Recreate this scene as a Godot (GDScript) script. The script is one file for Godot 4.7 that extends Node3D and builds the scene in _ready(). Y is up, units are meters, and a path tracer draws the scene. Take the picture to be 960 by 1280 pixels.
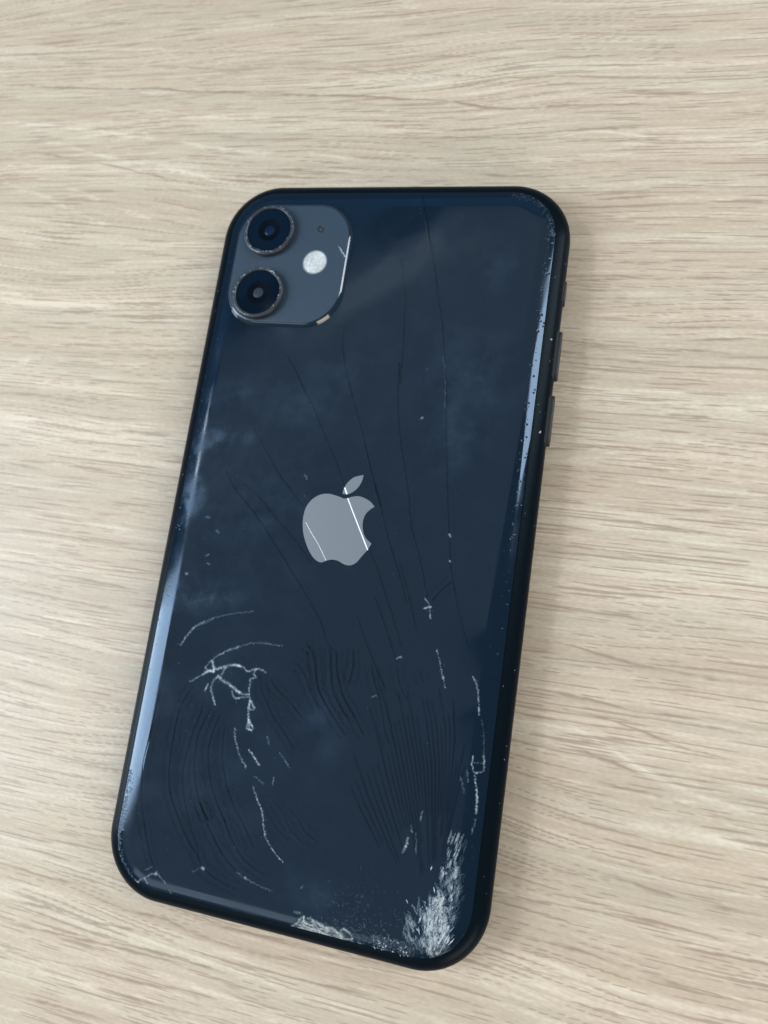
extends Node3D
# A worn black smartphone lying face down on a pale wood-grain table. Lengths below are in millimetres on the phone
# (x across, y towards its top, z up) and are turned to metres by at().

func _ready() -> void:
	setup_camera_and_light()
	build_table()
	build_phone()


# ------------------------------------------------------------------ camera, air, lamps
func setup_camera_and_light() -> void:
	var cam := Camera3D.new()
	cam.name = "camera"
	cam.fov = 66.0861
	cam.near = 0.01
	cam.far = 30.0
	cam.transform = Transform3D(Basis(Vector3(0.95916, -0.24189, -0.14662), Vector3(-0.10189, 0.18808, -0.97685), Vector3(0.26387, 0.9519, 0.15575)).orthonormalized(), Vector3(0.04918, 0.15316, 0.01915))
	var lens := CameraAttributesPhysical.new()
	lens.frustum_focal_length = 18.45
	lens.frustum_focus_distance = 0.143
	lens.frustum_near = 0.01
	lens.frustum_far = 30.0
	lens.exposure_aperture = 14.0
	cam.attributes = lens
	add_child(cam)
	cam.current = true

	var env := Environment.new()
	env.background_mode = Environment.BG_COLOR
	env.background_color = Color(0.07, 0.09, 0.11).linear_to_srgb()
	env.tonemap_mode = Environment.TONE_MAPPER_LINEAR
	env.tonemap_exposure = 1.06
	env.sdfgi_enabled = true
	env.ssao_enabled = true
	env.ssil_enabled = true
	var we := WorldEnvironment.new()
	we.name = "room_air"
	we.environment = env
	add_child(we)

	# unseen overhead panels, laid out so their slanting edge mirrors in the glass
	var e := Vector2(0.828, 0.561)
	var n := Vector2(0.561, -0.828)
	var a0 := Vector2(-0.474, 1.539)
	var shade := Color(1.0, 1.0, 0.95)
	unseen_panel(a0, e, n, -5.0, 1.9, 0.0, 1.346, shade, 0.5)
	unseen_panel(a0, e, n, -5.0, 1.9, -2.5, -0.17, Color(0.08, 0.44, 1.0), 0.5)  # unseen blue panel, placed to tint the reflection beyond the edge
	unseen_panel(a0, e, n, -2.2, 0.6, 0.13, 0.55, shade, 0.14, 2.38)  # unseen, placed to lighten the reflection near the edge
	unseen_panel(a0, e, n, -0.85, -0.05, 0.0, 0.13, shade, 0.9, 2.39)  # unseen narrow panel, gives the pale streak along that edge
	var m := 1.346
	while m < 4.6:
		var w := 0.2 if m < 2.6 else 0.7
		unseen_panel(a0, e, n, -5.0, -0.68 - (m - 1.346 + w / 2.0) * 0.634, m, m + w, shade, 0.5)  # unseen strips, stepped to leave the lower right reflection dark
		m += w
	# unseen lights round the phone, placed for edge strips, a shadow and fill
	unseen_lamp(Vector3(-2.0, -0.28, 1.2), Vector2(0.66, 2.0), Color(0.70, 0.86, 1.0), 16.0)  # unseen, to the left, lights the strip on the left glass edge
	unseen_lamp(Vector3(-2.2, 0.62, 2.35), Vector2(0.3, 0.25), Color(1.0, 0.97, 0.92), 40.0)  # unseen compact lamp, placed for the shadow right of the phone
	unseen_lamp(Vector3(1.75, 1.0, 1.35), Vector2(0.54, 2.0), Color(0.80, 0.91, 1.0), 16.0)  # unseen, right rear, lights the strip on the right glass edge
	unseen_lamp(Vector3(0.85, -1.25, 0.5), Vector2(0.9, 0.45), Color(1.0, 0.90, 0.77), 9.0)  # added warm fill lamp behind right, brightens the table
	unseen_lamp(Vector3(-1.3, -2.3, 1.75), Vector2(1.7, 0.9), Color(0.9, 0.96, 1.0), 2.2)  # unseen soft light behind left, lights the bottom glass edge


func lamp(called: String, size: Vector2, color: Color, radiance: float) -> AreaLight3D:
	var l := AreaLight3D.new()
	l.name = called
	l.area_size = size
	l.area_normalize_energy = false
	l.light_color = color.linear_to_srgb()
	l.light_energy = radiance / PI
	l.area_range = 12.0
	l.area_attenuation = 2.0
	l.shadow_enabled = true
	add_child(l, true)
	return l


func unseen_panel(a0: Vector2, e: Vector2, n: Vector2, e0: float, e1: float, n0: float, n1: float, color: Color, radiance: float, high := 2.4) -> void:
	var l := lamp("unseen_ceiling_light", Vector2(e1 - e0, n1 - n0), color, radiance)
	var c := a0 + e * (e0 + e1) / 2.0 + n * (n0 + n1) / 2.0
	# looks straight down: local -z is world -y, local x runs along the edge
	var bx := Vector3(e.x, 0, -e.y)
	l.transform = Transform3D(Basis(bx, Vector3.UP.cross(bx), Vector3.UP), Vector3(c.x, high, -c.y))


func unseen_lamp(where: Vector3, size: Vector2, color: Color, radiance: float) -> void:
	var l := lamp("unseen_light", size, color, radiance)
	l.position = Vector3(where.x, where.z, -where.y)
	l.look_at(Vector3.ZERO)


# ------------------------------------------------------------------ helpers
func at(x: float, y: float, z: float) -> Vector3:
	return Vector3(x, z, -y) * 0.001


func dir(x: float, y: float, z: float) -> Vector3:
	return Vector3(x, z, -y).normalized()


class Shell:
	var st := SurfaceTool.new()
	func _init() -> void:
		st.begin(Mesh.PRIMITIVE_TRIANGLES)
	func vert(p: Vector3, n: Vector3) -> void:
		st.set_normal(n)
		# one flat map of the phone's back: 76 by 151 mm
		st.set_uv(Vector2(p.x / 0.076 + 0.5, p.z / 0.151 + 0.5))
		st.add_vertex(p)
	func tri(a: Vector3, b: Vector3, c: Vector3, na: Vector3, nb: Vector3, nc: Vector3) -> void:
		var g := (b - a).cross(c - a)
		if g.length_squared() < 1e-20:
			return
		if g.dot(na + nb + nc) > 0.0:   # front faces run clockwise
			vert(a, na); vert(c, nc); vert(b, nb)
		else:
			vert(a, na); vert(b, nb); vert(c, nc)
	func flat(a: Vector3, b: Vector3, c: Vector3, out: Vector3) -> void:
		var g := (b - a).cross(c - a).normalized()
		if g.dot(out) < 0.0:
			g = -g
		tri(a, b, c, g, g, g)
	func quad(a: Vector3, b: Vector3, c: Vector3, d: Vector3, na: Vector3, nb: Vector3, nc: Vector3, nd: Vector3) -> void:
		tri(a, b, c, na, nb, nc)
		tri(a, c, d, na, nc, nd)


func part(called: String, s: Shell, m: Material, parent: Node3D) -> MeshInstance3D:
	var o := MeshInstance3D.new()
	o.name = called
	o.mesh = s.st.commit()
	o.material_override = m
	parent.add_child(o, true)
	return o


# a profile of [inset, height, outward, upward] points swept round a rounded rectangle; caps close the last or first ring
func rounded(s: Shell, c: Vector2, half: Vector2, r: float, profile: Array, cap_last := 0.0, cap_first := 0.0, seg := 20) -> void:
	var ring: Array = []
	for q in 4:
		var sx: float = [1, -1, -1, 1][q]
		var sy: float = [1, 1, -1, -1][q]
		for k in seg + 1:
			var t := PI / 2 * (q + float(k) / seg)
			ring.append([c.x + sx * (half.x - r), c.y + sy * (half.y - r), cos(t), sin(t)])
	var count := ring.size()
	for i in profile.size() - 1:
		for k in count:
			var ps := []
			var ns := []
			for w in [[i, k], [i, (k + 1) % count], [i + 1, (k + 1) % count], [i + 1, k]]:
				var p: Array = profile[w[0]]
				var g: Array = ring[w[1]]
				var rr: float = r - p[0]
				ps.append(at(g[0] + rr * g[2], g[1] + rr * g[3], p[1]))
				ns.append(dir(g[2] * p[2], g[3] * p[2], p[3]))
			s.quad(ps[0], ps[1], ps[2], ps[3], ns[0], ns[1], ns[2], ns[3])
	for end in [[cap_last, profile.size() - 1], [cap_first, 0]]:
		if end[0] == 0.0:
			continue
		var p: Array = profile[end[1]]
		var up := Vector3(0, end[0], 0)
		for k in count:
			var a: Array = ring[k]
			var b: Array = ring[(k + 1) % count]
			var rr: float = r - p[0]
			s.tri(at(c.x, c.y, p[1]), at(a[0] + rr * a[2], a[1] + rr * a[3], p[1]), at(b[0] + rr * b[2], b[1] + rr * b[3], p[1]), up, up, up)


# a profile of [radius, height] turned round an upright axis
func lathe(s: Shell, c: Vector2, profile: Array, seg := 64) -> void:
	for i in profile.size() - 1:
		var p: Array = profile[i]
		var q: Array = profile[i + 1]
		var d := Vector2(q[0] - p[0], q[1] - p[1])
		if d.length() < 1e-6:
			continue
		var n := Vector2(d.y, -d.x).normalized()
		for k in seg:
			var t0 := TAU * k / seg
			var t1 := TAU * (k + 1) / seg
			var n0 := dir(n.x * cos(t0), n.x * sin(t0), n.y)
			var n1 := dir(n.x * cos(t1), n.x * sin(t1), n.y)
			s.quad(at(c.x + p[0] * cos(t0), c.y + p[0] * sin(t0), p[1]), at(c.x + p[0] * cos(t1), c.y + p[0] * sin(t1), p[1]), at(c.x + q[0] * cos(t1), c.y + q[0] * sin(t1), q[1]), at(c.x + q[0] * cos(t0), c.y + q[0] * sin(t0), q[1]), n0, n1, n1, n0)


func mat(linear: Color, rough: float, metal := 0.0, spec := 0.5) -> StandardMaterial3D:
	var m := StandardMaterial3D.new()
	m.albedo_color = linear.linear_to_srgb()
	m.roughness = rough
	m.metallic = metal
	m.metallic_specular = spec
	return m


func noise(sd: int, freq := 1.0, octaves := 1) -> FastNoiseLite:
	var f := FastNoiseLite.new()
	f.noise_type = FastNoiseLite.TYPE_SIMPLEX
	f.seed = sd
	f.frequency = freq
	f.fractal_type = FastNoiseLite.FRACTAL_FBM if octaves > 1 else FastNoiseLite.FRACTAL_NONE
	f.fractal_octaves = octaves
	return f


func smooth_line(flat: Array, step: float) -> PackedVector2Array:
	var pts := PackedVector2Array()
	for i in range(0, flat.size(), 2):
		pts.append(Vector2(flat[i], flat[i + 1]))
	var c := Curve2D.new()
	c.bake_interval = step
	for i in pts.size():
		var t := (pts[mini(i + 1, pts.size() - 1)] - pts[maxi(i - 1, 0)]) / 6.0
		if i == 0 or i == pts.size() - 1:
			t = Vector2.ZERO
		c.add_point(pts[i], -t, t)
	return c.get_baked_points()


# ------------------------------------------------------------------ the table
const WOOD_W := 2048      # along the grain, 480 mm
const WOOD_H := 2048      # across it, 420 mm
const WOOD_MM := Vector2(480, 420)

func wood_textures() -> Array:
	var tone := PackedFloat32Array()
	tone.resize(WOOD_W * WOOD_H)
	var dark := tone.duplicate()
	# the veins that stand out, as strokes
	var breakup := noise(77)
	var wob := noise(78)
	var idx := 0
	for v in VEINS:
		idx += 1
		var pts: Array = v[3]
		var w: float = v[1] * (0.85 if v[0] == "d" else 1.0)
		for i in range(0, pts.size() - 2, 2):
			var a := Vector2(pts[i], pts[i + 1])
			var b := Vector2(pts[i + 2], pts[i + 3])
			var x0 := int((a.x + WOOD_MM.x / 2) / WOOD_MM.x * WOOD_W)
			var x1 := int((b.x + WOOD_MM.x / 2) / WOOD_MM.x * WOOD_W)
			for x in range(maxi(x0, 0), mini(x1, WOOD_W)):
				var t := (x + 0.5 - x0) / maxf(x1 - x0, 1)
				var mmx := (x + 0.5) / WOOD_W * WOOD_MM.x
				var y := lerpf(a.y, b.y, t) + 0.3 * wob.get_noise_2d(mmx * 0.04, idx * 9.0) + 0.08 * wob.get_noise_2d(mmx * 0.3, idx * 9.0 + 4.0)
				var g := 0.8 + 0.6 * breakup.get_noise_2d(mmx * 0.05, idx * 7.0) + 0.35 * breakup.get_noise_2d(mmx * 0.25, idx * 7.0 + 3.0)
				var ends := clampf(minf(i + 2.0 * t, pts.size() - 2.0 - i - 2.0 * t), 0.0, 1.0)
				var amp: float = clampf(g, 0.05, 1.1) * v[2] * ends
				var ww: float = w * (0.75 + 0.4 * breakup.get_noise_2d(mmx * 0.08, idx * 5.0 + 50.0))
				var yc := (WOOD_MM.y / 2 - y) / WOOD_MM.y * WOOD_H
				var hw := ww * WOOD_H / WOOD_MM.y * 0.5
				for r in range(maxi(int(yc - 2.2 * hw), 0), mini(int(yc + 2.2 * hw) + 1, WOOD_H)):
					var d := (r + 0.5 - yc) / hw
					# the line is sharp on one side and fades into the wood on the other
					d *= 1.35 if d < 0.0 else 0.8
					var k := exp(-d * d * 1.4) * amp
					var at_px := r * WOOD_W + x
					if v[0] == "l":
						tone[at_px] += k * 0.85
					elif v[0] == "b":
						tone[at_px] -= k * 0.45
					else:
						dark[at_px] = maxf(dark[at_px], k)
	var n_warp := noise(1, 1.0, 2)
	var n_broad := noise(2, 1.0, 2)
	var n_mid := noise(3, 1.0, 2)
	var n_fine := noise(4)
	var n_pore := noise(5)
	var n_fleck := noise(6)
	var n_hue := noise(8)
	var n_fibre := noise(9)
	var n_speck := noise(10)
	var rgb := PackedByteArray()
	rgb.resize(WOOD_W * WOOD_H * 3)
	var grey := PackedByteArray()
	grey.resize(WOOD_W * WOOD_H)
	var pale := Vector3(0.645, 0.53, 0.405)
	var body := Vector3(0.49, 0.382, 0.272)
	var brown := Vector3(0.345, 0.255, 0.18)
	var deep := Vector3(0.24, 0.155, 0.105)
	var lut := PackedByteArray()
	lut.resize(1025)
	for i in 1025:
		lut[i] = int(clampf(Color(i / 1024.0, 0, 0).linear_to_srgb().r * 255.0 + 0.5, 0, 255))
	var i := 0
	for r in WOOD_H:
		var y := WOOD_MM.y * (0.5 - (r + 0.5) / WOOD_H)
		for x in WOOD_W:
			var u := WOOD_MM.x * ((x + 0.5) / WOOD_W - 0.5)
			var v := y + 3.5 * n_warp.get_noise_2d(u * 0.006, y * 0.016)
			var broad := n_broad.get_noise_2d(u * 0.004, v * 0.085)
			var mid := n_mid.get_noise_2d(u * 0.006, v * 0.5)
			var fine := n_fine.get_noise_2d(u * 0.014, v * 1.7)
			var pore := n_pore.get_noise_2d(u * 0.026, v * 1.5)
			var fleck := n_fleck.get_noise_2d(u * 0.06, v * 0.9)
			var t := 0.0 + 0.42 * broad + 0.38 * mid + 0.17 * fine + 0.16 * n_fibre.get_noise_2d(u * 0.13, v * 2.3) + 0.22 * n_speck.get_noise_2d(u * 0.55, v * 2.0) + tone[i]
			if fleck > 0.45:
				t += (fleck - 0.45) * 0.8
			var c := body.lerp(pale, clampf(t, 0.0, 1.0)) if t > 0.0 else body.lerp(brown, clampf(-t * 0.62, 0.0, 1.0))
			var k := minf(dark[i] * 0.95, 0.8)
			if pore > 0.62 - 0.12 * broad:
				k = maxf(k, minf((pore - 0.62 + 0.12 * broad) * 3.6, 0.6))
			c = c.lerp(deep, k)
			var pink := 0.014 * n_hue.get_noise_2d(u * 0.012, v * 0.11)
			c *= Vector3(1.0 + pink, 1.0 - pink * 0.5, 1.0 - pink)
			rgb[i * 3] = lut[clampi(int(c.x * 1024.0), 0, 1024)]
			rgb[i * 3 + 1] = lut[clampi(int(c.y * 1024.0), 0, 1024)]
			rgb[i * 3 + 2] = lut[clampi(int(c.z * 1024.0), 0, 1024)]
			grey[i] = int(clampf(170.0 + 40.0 * t - 150.0 * k, 0, 255))
			i += 1
	return [ImageTexture.create_from_image(Image.create_from_data(WOOD_W, WOOD_H, false, Image.FORMAT_RGB8, rgb)), ImageTexture.create_from_image(Image.create_from_data(WOOD_W, WOOD_H, false, Image.FORMAT_L8, grey))]


func build_table() -> void:
	var tex := wood_textures()
	var m := mat(Color.WHITE, 0.48)
	m.albedo_texture = tex[0]
	m.heightmap_enabled = true
	m.heightmap_texture = tex[1]
	m.heightmap_scale = 0.006
	var s := Shell.new()
	var up := Vector3.UP
	# three by three sheets of grain, every second one turned over so that it runs on
	for gx in range(-1, 2):
		for gy in range(-1, 2):
			var ps := []
			for k in [[0, 0], [1, 0], [1, 1], [0, 1]]:
				ps.append([at((gx - 0.5 + k[0]) * WOOD_MM.x, (gy - 0.5 + k[1]) * WOOD_MM.y, 0.0), Vector2(k[0] if gx == 0 else 1 - k[0], 1 - k[1] if gy == 0 else k[1])])
			for k in [0, 2, 1, 0, 3, 2]:
				s.st.set_normal(up)
				s.st.set_uv(ps[k][1])
				s.st.add_vertex(ps[k][0])
	var o := Node3D.new()
	o.name = "table"
	add_child(o)
	o.set_meta("label", "pale wood-grain table top under the cracked phone")
	o.set_meta("category", "table")
	part("table_top", s, m, o)
	var b := Shell.new()
	var w := WOOD_MM.x * 1.5
	var h := WOOD_MM.y * 1.5
	rounded(b, Vector2.ZERO, Vector2(w, h), 3.0, [[0.0, -1.0, 1, 0], [0.0, -25.0, 1, 0]], -1.0, 0.0, 6)
	rounded(b, Vector2.ZERO, Vector2(w, h), 3.0, [[0.0, -1.0, 0.7, 0.7], [1.0, -0.05, 0.7, 0.7]], 0.0, 0.0, 6)
	part("edge_band", b, mat(Color(0.5, 0.42, 0.33), 0.5), o)


# ------------------------------------------------------------------ the phone
const HALF := Vector2(37.85, 75.45)
const CORNER := 12.45
const GLASS_W := 1024
const GLASS_H := 2034

var g_albedo: Image
var g_rough: Image
var g_height: PackedFloat32Array


func glass_px(p: Vector2) -> Vector2:
	return Vector2((p.x / 76.0 + 0.5) * GLASS_W, (0.5 - p.y / 151.0) * GLASS_H)


func stamp(p: Vector2, radius_mm: float, white: float, rough: float, height: float, dim := 0.0, tint := Color(0.80, 0.80, 0.78)) -> void:
	var c := glass_px(p)
	var r := radius_mm * GLASS_W / 76.0
	for yy in range(maxi(int(c.y - r * 1.6), 0), mini(int(c.y + r * 1.6) + 1, GLASS_H)):
		for xx in range(maxi(int(c.x - r * 1.6), 0), mini(int(c.x + r * 1.6) + 1, GLASS_W)):
			var d := Vector2(xx + 0.5, yy + 0.5).distance_to(c) / r
			var k := exp(-d * d * 1.6)
			if k < 0.03:
				continue
			if white > 0.0:
				var was := g_albedo.get_pixel(xx, yy)
				var want := was.lerp(tint, white * k)
				g_albedo.set_pixel(xx, yy, Color(maxf(was.r, want.r), maxf(was.g, want.g), maxf(was.b, want.b)))
			elif dim > 0.0:
				var was := g_albedo.get_pixel(xx, yy)
				g_albedo.set_pixel(xx, yy, was.lerp(was * (1.0 - dim), k * 0.22))
			if rough > 0.0:
				var rr := g_rough.get_pixel(xx, yy).r
				g_rough.set_pixel(xx, yy, Color(maxf(rr, lerpf(rr, rough, k)), 0, 0))
			if height != 0.0:
				var q := yy * GLASS_W + xx
				g_height[q] = minf(g_height[q], height * k) if height < 0.0 else maxf(g_height[q], height * k)


func haze(c: Vector2, size: Vector2, turn: float, amount: float, n: FastNoiseLite) -> void:
	var a := glass_px(c)
	var r := maxf(size.x, size.y) * GLASS_W / 76.0
	for yy in range(maxi(int(a.y - r), 0), mini(int(a.y + r), GLASS_H)):
		for xx in range(maxi(int(a.x - r), 0), mini(int(a.x + r), GLASS_W)):
			var p := Vector2((xx + 0.5) / GLASS_W * 76.0 - 38.0, 75.5 - (yy + 0.5) / GLASS_H * 151.0)
			var d := ((p - c).rotated(-turn) / size).length()
			if d > 1.0:
				continue
			var k := pow(1.0 - d, 0.8) * 1.35 * amount * clampf(0.55 + 0.7 * n.get_noise_2d(p.x * 0.09, p.y * 0.09) + 0.3 * n.get_noise_2d(p.x * 0.25, p.y * 0.25) + 0.15 * n.get_noise_2d(p.x * 1.1, p.y * 1.1), 0.0, 1.4)
			var was := g_albedo.get_pixel(xx, yy)
			g_albedo.set_pixel(xx, yy, was.lerp(Color(0.44, 0.53, 0.64), k))
			var rr := g_rough.get_pixel(xx, yy).r
			g_rough.set_pixel(xx, yy, Color(minf(rr + k * 0.9, 1.0), 0, 0))


func in_shape(p: Vector2, poly: PackedVector2Array) -> bool:
	return Geometry2D.is_point_in_polygon(p, poly)


func glass_material() -> StandardMaterial3D:
	var rng := RandomNumberGenerator.new()
	rng.seed = 11
	g_albedo = Image.create_empty(GLASS_W, GLASS_H, false, Image.FORMAT_RGB8)
	g_albedo.fill(Color(0.0090, 0.0198, 0.0345).linear_to_srgb())
	# grease film: soft unevenness of the polish
	var film := noise(31, 0.006, 4)
	g_rough = film.get_image(GLASS_W / 2, GLASS_H / 2)
	g_rough.convert(Image.FORMAT_L8)
	var bytes := g_rough.get_data()
	for i in bytes.size():
		bytes[i] = clampi(int(14 + (bytes[i] - 90) * 0.22), 10, 60)
	g_rough = Image.create_from_data(GLASS_W / 2, GLASS_H / 2, false, Image.FORMAT_L8, bytes)
	g_rough.resize(GLASS_W, GLASS_H, Image.INTERPOLATE_CUBIC)
	g_height.resize(GLASS_W * GLASS_H)
	var soft := noise(32, 1.0, 3)
	for h in HAZES:
		haze(Vector2(h[0], h[1]), Vector2(h[2], h[3]), h[4], h[5], soft)
	var rag := noise(33)
	var id := 0
	for c in CRACKS:
		id += 1
		var w: float = c[1]
		var amp: float = c[2]
		var pts := smooth_line(c[3], 0.12)
		for i in pts.size():
			var p: Vector2 = pts[i]
			var t := float(i) / maxi(pts.size() - 1, 1)
			var ends := clampf(minf(t, 1.0 - t) * 8.0 + 0.25, 0.0, 1.0)
			var g := clampf(0.75 + 0.7 * rag.get_noise_2d(i * 0.05, id * 11.0) + 0.4 * rag.get_noise_2d(i * 0.3, id * 13.0), 0.1, 1.2)
			match c[0]:
				"w":
					p += Vector2(rag.get_noise_2d(i * 0.22, id * 17.0), rag.get_noise_2d(i * 0.22, id * 19.0)) * 0.14
					stamp(p, w * (0.34 + 0.26 * g), 0.42 * amp * (0.55 + 0.45 * g), 0.7, -0.2 * amp)
					stamp(p, w * 0.85, 0.07 * amp, 0.4, 0.0)
					if amp > 0.45 and rng.randf() < 0.05:
						stamp(p + Vector2(rng.randfn(0, 0.35), rng.randfn(0, 0.35)), rng.randf_range(0.06, 0.12), amp * rng.randf_range(0.2, 0.7), 0.7, -0.3)
				"h":
					stamp(p, w * 0.6, 0.03 * amp * g, 0.0, -0.16 * amp * ends)
					stamp(p + Vector2(0.22, 0.05), w * 0.8, 0.0, 0.0, 0.0, 0.4 * amp * ends)
				"d":
					stamp(p, w * 0.55, 0.0, 0.0, -0.22 * amp * (0.6 + 0.4 * g) * ends, 0.46 * amp * ends)  # dark reflection on the ripple painted into the glass colour
					var side: Vector2 = (pts[mini(i + 1, pts.size() - 1)] - pts[maxi(i - 1, 0)]).orthogonal().normalized()
					stamp(p + side * 0.32, w * 0.5, 0.016 * amp * g * ends, 0.0, 0.0)  # pale lit flank of the ripple, also put into the colour
					stamp(p + side * (1.0 + 0.3 * g), w * 0.45, 0.0, 0.0, -0.07 * ends, 0.14 * amp * ends)
					stamp(p - side * (0.8 + 0.5 * g), w * 0.4, 0.0, 0.0, -0.05 * ends, 0.10 * amp * ends)
				"r":
					stamp(p, w * 0.6, 0.0, 0.0, -0.08 * amp * minf(minf(t, 1.0 - t) * 4.0, 1.0), 0.30 * amp * minf(minf(t, 1.0 - t) * 4.0, 1.0))  # fan ripple over its groove, dark reflection painted into the colour
	# the smashed corner: white streaks that fan out from where it hit the ground
	var shatter := PackedVector2Array([Vector2(29.8, -56.4), Vector2(32.4, -56.0), Vector2(32.6, -59.2), Vector2(32.6, -62.2), Vector2(32.3, -66.4), Vector2(31.5, -70.9), Vector2(29.0, -72.6), Vector2(26.3, -71.2), Vector2(23.7, -69.7), Vector2(23.8, -67.8), Vector2(25.0, -64.9), Vector2(27.0, -63.4), Vector2(28.1, -61.3), Vector2(28.6, -59.1)])
	var clump := noise(34, 1.0, 2)
	var k := 0
	while k < 620:
		var p := Vector2(rng.randf_range(23.4, 33.0), rng.randf_range(-73.0, -55.0))
		if not in_shape(p, shatter):
			continue
		k += 1
		if clump.get_noise_2d(p.x * 0.9, p.y * 0.3) < rng.randf_range(-0.5, 0.25):
			continue
		var toward := (p - Vector2(28.4, -76.5)).normalized().rotated(rng.randfn(0.0, 0.22))
		if p.y < -69.5:
			toward = toward.lerp(Vector2(rng.randf_range(-1, 1), 0.6), 0.6).normalized()
		var bend := rng.randfn(0.0, 0.2)
		var length := rng.randf_range(0.5, 2.6)
		var bright := rng.randf_range(0.05, 0.55) * (1.0 if p.x < 31.6 else 0.5)
		var wide := rng.randf_range(0.05, 0.14)
		for j in int(length / 0.09):
			var q := p + toward.rotated(bend * j * 0.03) * j * 0.09 + toward.orthogonal() * rag.get_noise_2d(j * 0.35, k * 7.0) * 0.22
			stamp(q, wide, bright * (0.5 + 0.6 * absf(rag.get_noise_2d(j * 0.2, k * 3.0))), 0.75, -0.5 * bright)
	for j in 60:
		var p := Vector2(rng.randf_range(29.3, 32.3), rng.randf_range(-56.0, -51.5))
		var q := p
		for i in int(rng.randf_range(4, 22)):
			q += Vector2(0.022, 0.085)
			stamp(q, 0.1, rng.randf_range(0.05, 0.45) * (1.0 if p.x < 31.6 else 0.35), 0.6, -0.3)
	# its dense white core
	var core := PackedVector2Array([Vector2(CORE[0], CORE[1]), Vector2(CORE[2], CORE[3]), Vector2(CORE[4], CORE[5]), Vector2(CORE[6], CORE[7]), Vector2(CORE[8], CORE[9]), Vector2(CORE[10], CORE[11]), Vector2(CORE[12], CORE[13]), Vector2(CORE[14], CORE[15])])
	for j in 900:
		var p := Vector2(rng.randf_range(24.5, 32.0), rng.randf_range(-72.5, -58.0))
		if in_shape(p, core) and clump.get_noise_2d(p.x * 1.1, p.y * 0.35) > -0.15:
			stamp(p, rng.randf_range(0.1, 0.5), rng.randf_range(0.02, 0.12), 0.6, -0.12)
	k = 0
	while k < 420:
		var p := Vector2(rng.randf_range(24.0, 33.0), rng.randf_range(-73.0, -58.0))
		if not in_shape(p, core):
			continue
		k += 1
		if clump.get_noise_2d(p.x * 1.3 + 40.0, p.y * 0.35) < rng.randf_range(-0.6, 0.2):
			continue
		var toward := (p - Vector2(28.4, -76.5)).normalized().rotated(rng.randfn(0.0, 0.3))
		var bright := rng.randf_range(0.15, 0.6)
		for j in rng.randi_range(4, 16):
			stamp(p + toward * j * 0.09 + toward.orthogonal() * rag.get_noise_2d(j * 0.4, k * 9.0) * 0.25, rng.randf_range(0.05, 0.16), bright * (0.5 + 0.6 * absf(rag.get_noise_2d(j * 0.3, k * 5.0))), 0.75, -0.4 * bright)
	# crumbs and pits strewn between the two smashed places
	for j in 420:
		var p := Vector2(rng.randfn(16.5, 5.0), -73.2 + absf(rng.randfn(0.0, 5.5)))
		if p.x > 30.0 or p.x < 4.0:
			continue
		var near := clampf(1.2 - (p.y + 73.0) / 13.0, 0.15, 1.0)
		var wide := rng.randf_range(0.05, 0.14)
		var way := Vector2.from_angle(rng.randf_range(0, PI))
		for i in rng.randi_range(1, 5):
			way = way.rotated(rng.randfn(0, 0.5))
			p += way * 0.13
			stamp(p, wide, rng.randf_range(0.02, 0.2) * near, 0.5, -0.5)
	for j in 260:
		var p := Vector2(rng.randf_range(18.5, 26.0), rng.randf_range(-73.4, -70.2))
		stamp(p, rng.randf_range(0.07, 0.2), rng.randf_range(0.05, 0.4), 0.7, -0.6)
	# chip along the bottom edge
	var chip := PackedVector2Array([Vector2(CHIP[0], CHIP[1]), Vector2(CHIP[2], CHIP[3]), Vector2(CHIP[4], CHIP[5]), Vector2(CHIP[6], CHIP[7]), Vector2(CHIP[8], CHIP[9]), Vector2(CHIP[10], CHIP[11])])
	k = 0
	var tries := 0
	while k < 420 and tries < 20000:
		tries += 1
		var p := Vector2(rng.randf_range(1.0, 17.0), rng.randf_range(-75.0, -67.0))
		if not in_shape(p, chip):
			continue
		k += 1
		var way := Vector2(1.0, -0.12 + rng.randfn(0, 0.25))
		var bright := rng.randf_range(0.04, 0.24)
		for i in rng.randi_range(1, 9):
			stamp(p + way * i * 0.1, rng.randf_range(0.08, 0.2), bright, 0.7, -0.5)
	# dust, pinholes and short rubs all over, denser along the rims
	for j in 520:
		var p := Vector2(rng.randf_range(-36, 36), rng.randf_range(-74, 74))
		if j < 200:
			p.x = (34.2 - absf(rng.randfn(0, 0.7))) * (1 if rng.randf() < 0.6 else -1)
		stamp(p, rng.randf_range(0.05, 0.14), rng.randf_range(0.03, 0.3) * (1.0 if rng.randf() < 0.25 else 0.4), 0.4, -0.3)
	for j in 46:
		var p := Vector2(rng.randf_range(33.4, 35.0), rng.randf_range(-20, 66))
		stamp(p, rng.randf_range(0.08, 0.2), 0.0, 0.95, -0.9, 0.8)
	for j in 30:
		var p := Vector2(-rng.randf_range(33.0, 35.0), rng.randf_range(-66, 40))
		stamp(p, rng.randf_range(0.06, 0.14), 0.35 * rng.randf(), 0.8, -0.9)
	# rubbed corner lower left and rubbed rim upper right
	for j in 300:
		var y := rng.randf_range(-72.0, -52.0)
		var x := -34.9 + (0.0 if y > -63.0 else CORNER - 2.7 - sqrt(maxf((CORNER - 2.7) * (CORNER - 2.7) - (y + 63.0) * (y + 63.0), 0.0)))
		stamp(Vector2(x + absf(rng.randfn(0, 0.5)), y), rng.randf_range(0.08, 0.25), rng.randf_range(0.03, 0.22), 0.6, -0.2)
	for j in 260:
		var t := rng.randf_range(0.0, PI / 2)
		var rr := 9.0 + rng.randfn(0, 0.5)
		stamp(Vector2(25.4 + rr * cos(t), 63.0 + rr * sin(t)), rng.randf_range(0.08, 0.22), rng.randf_range(0.02, 0.16), 0.5, -0.2)
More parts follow.
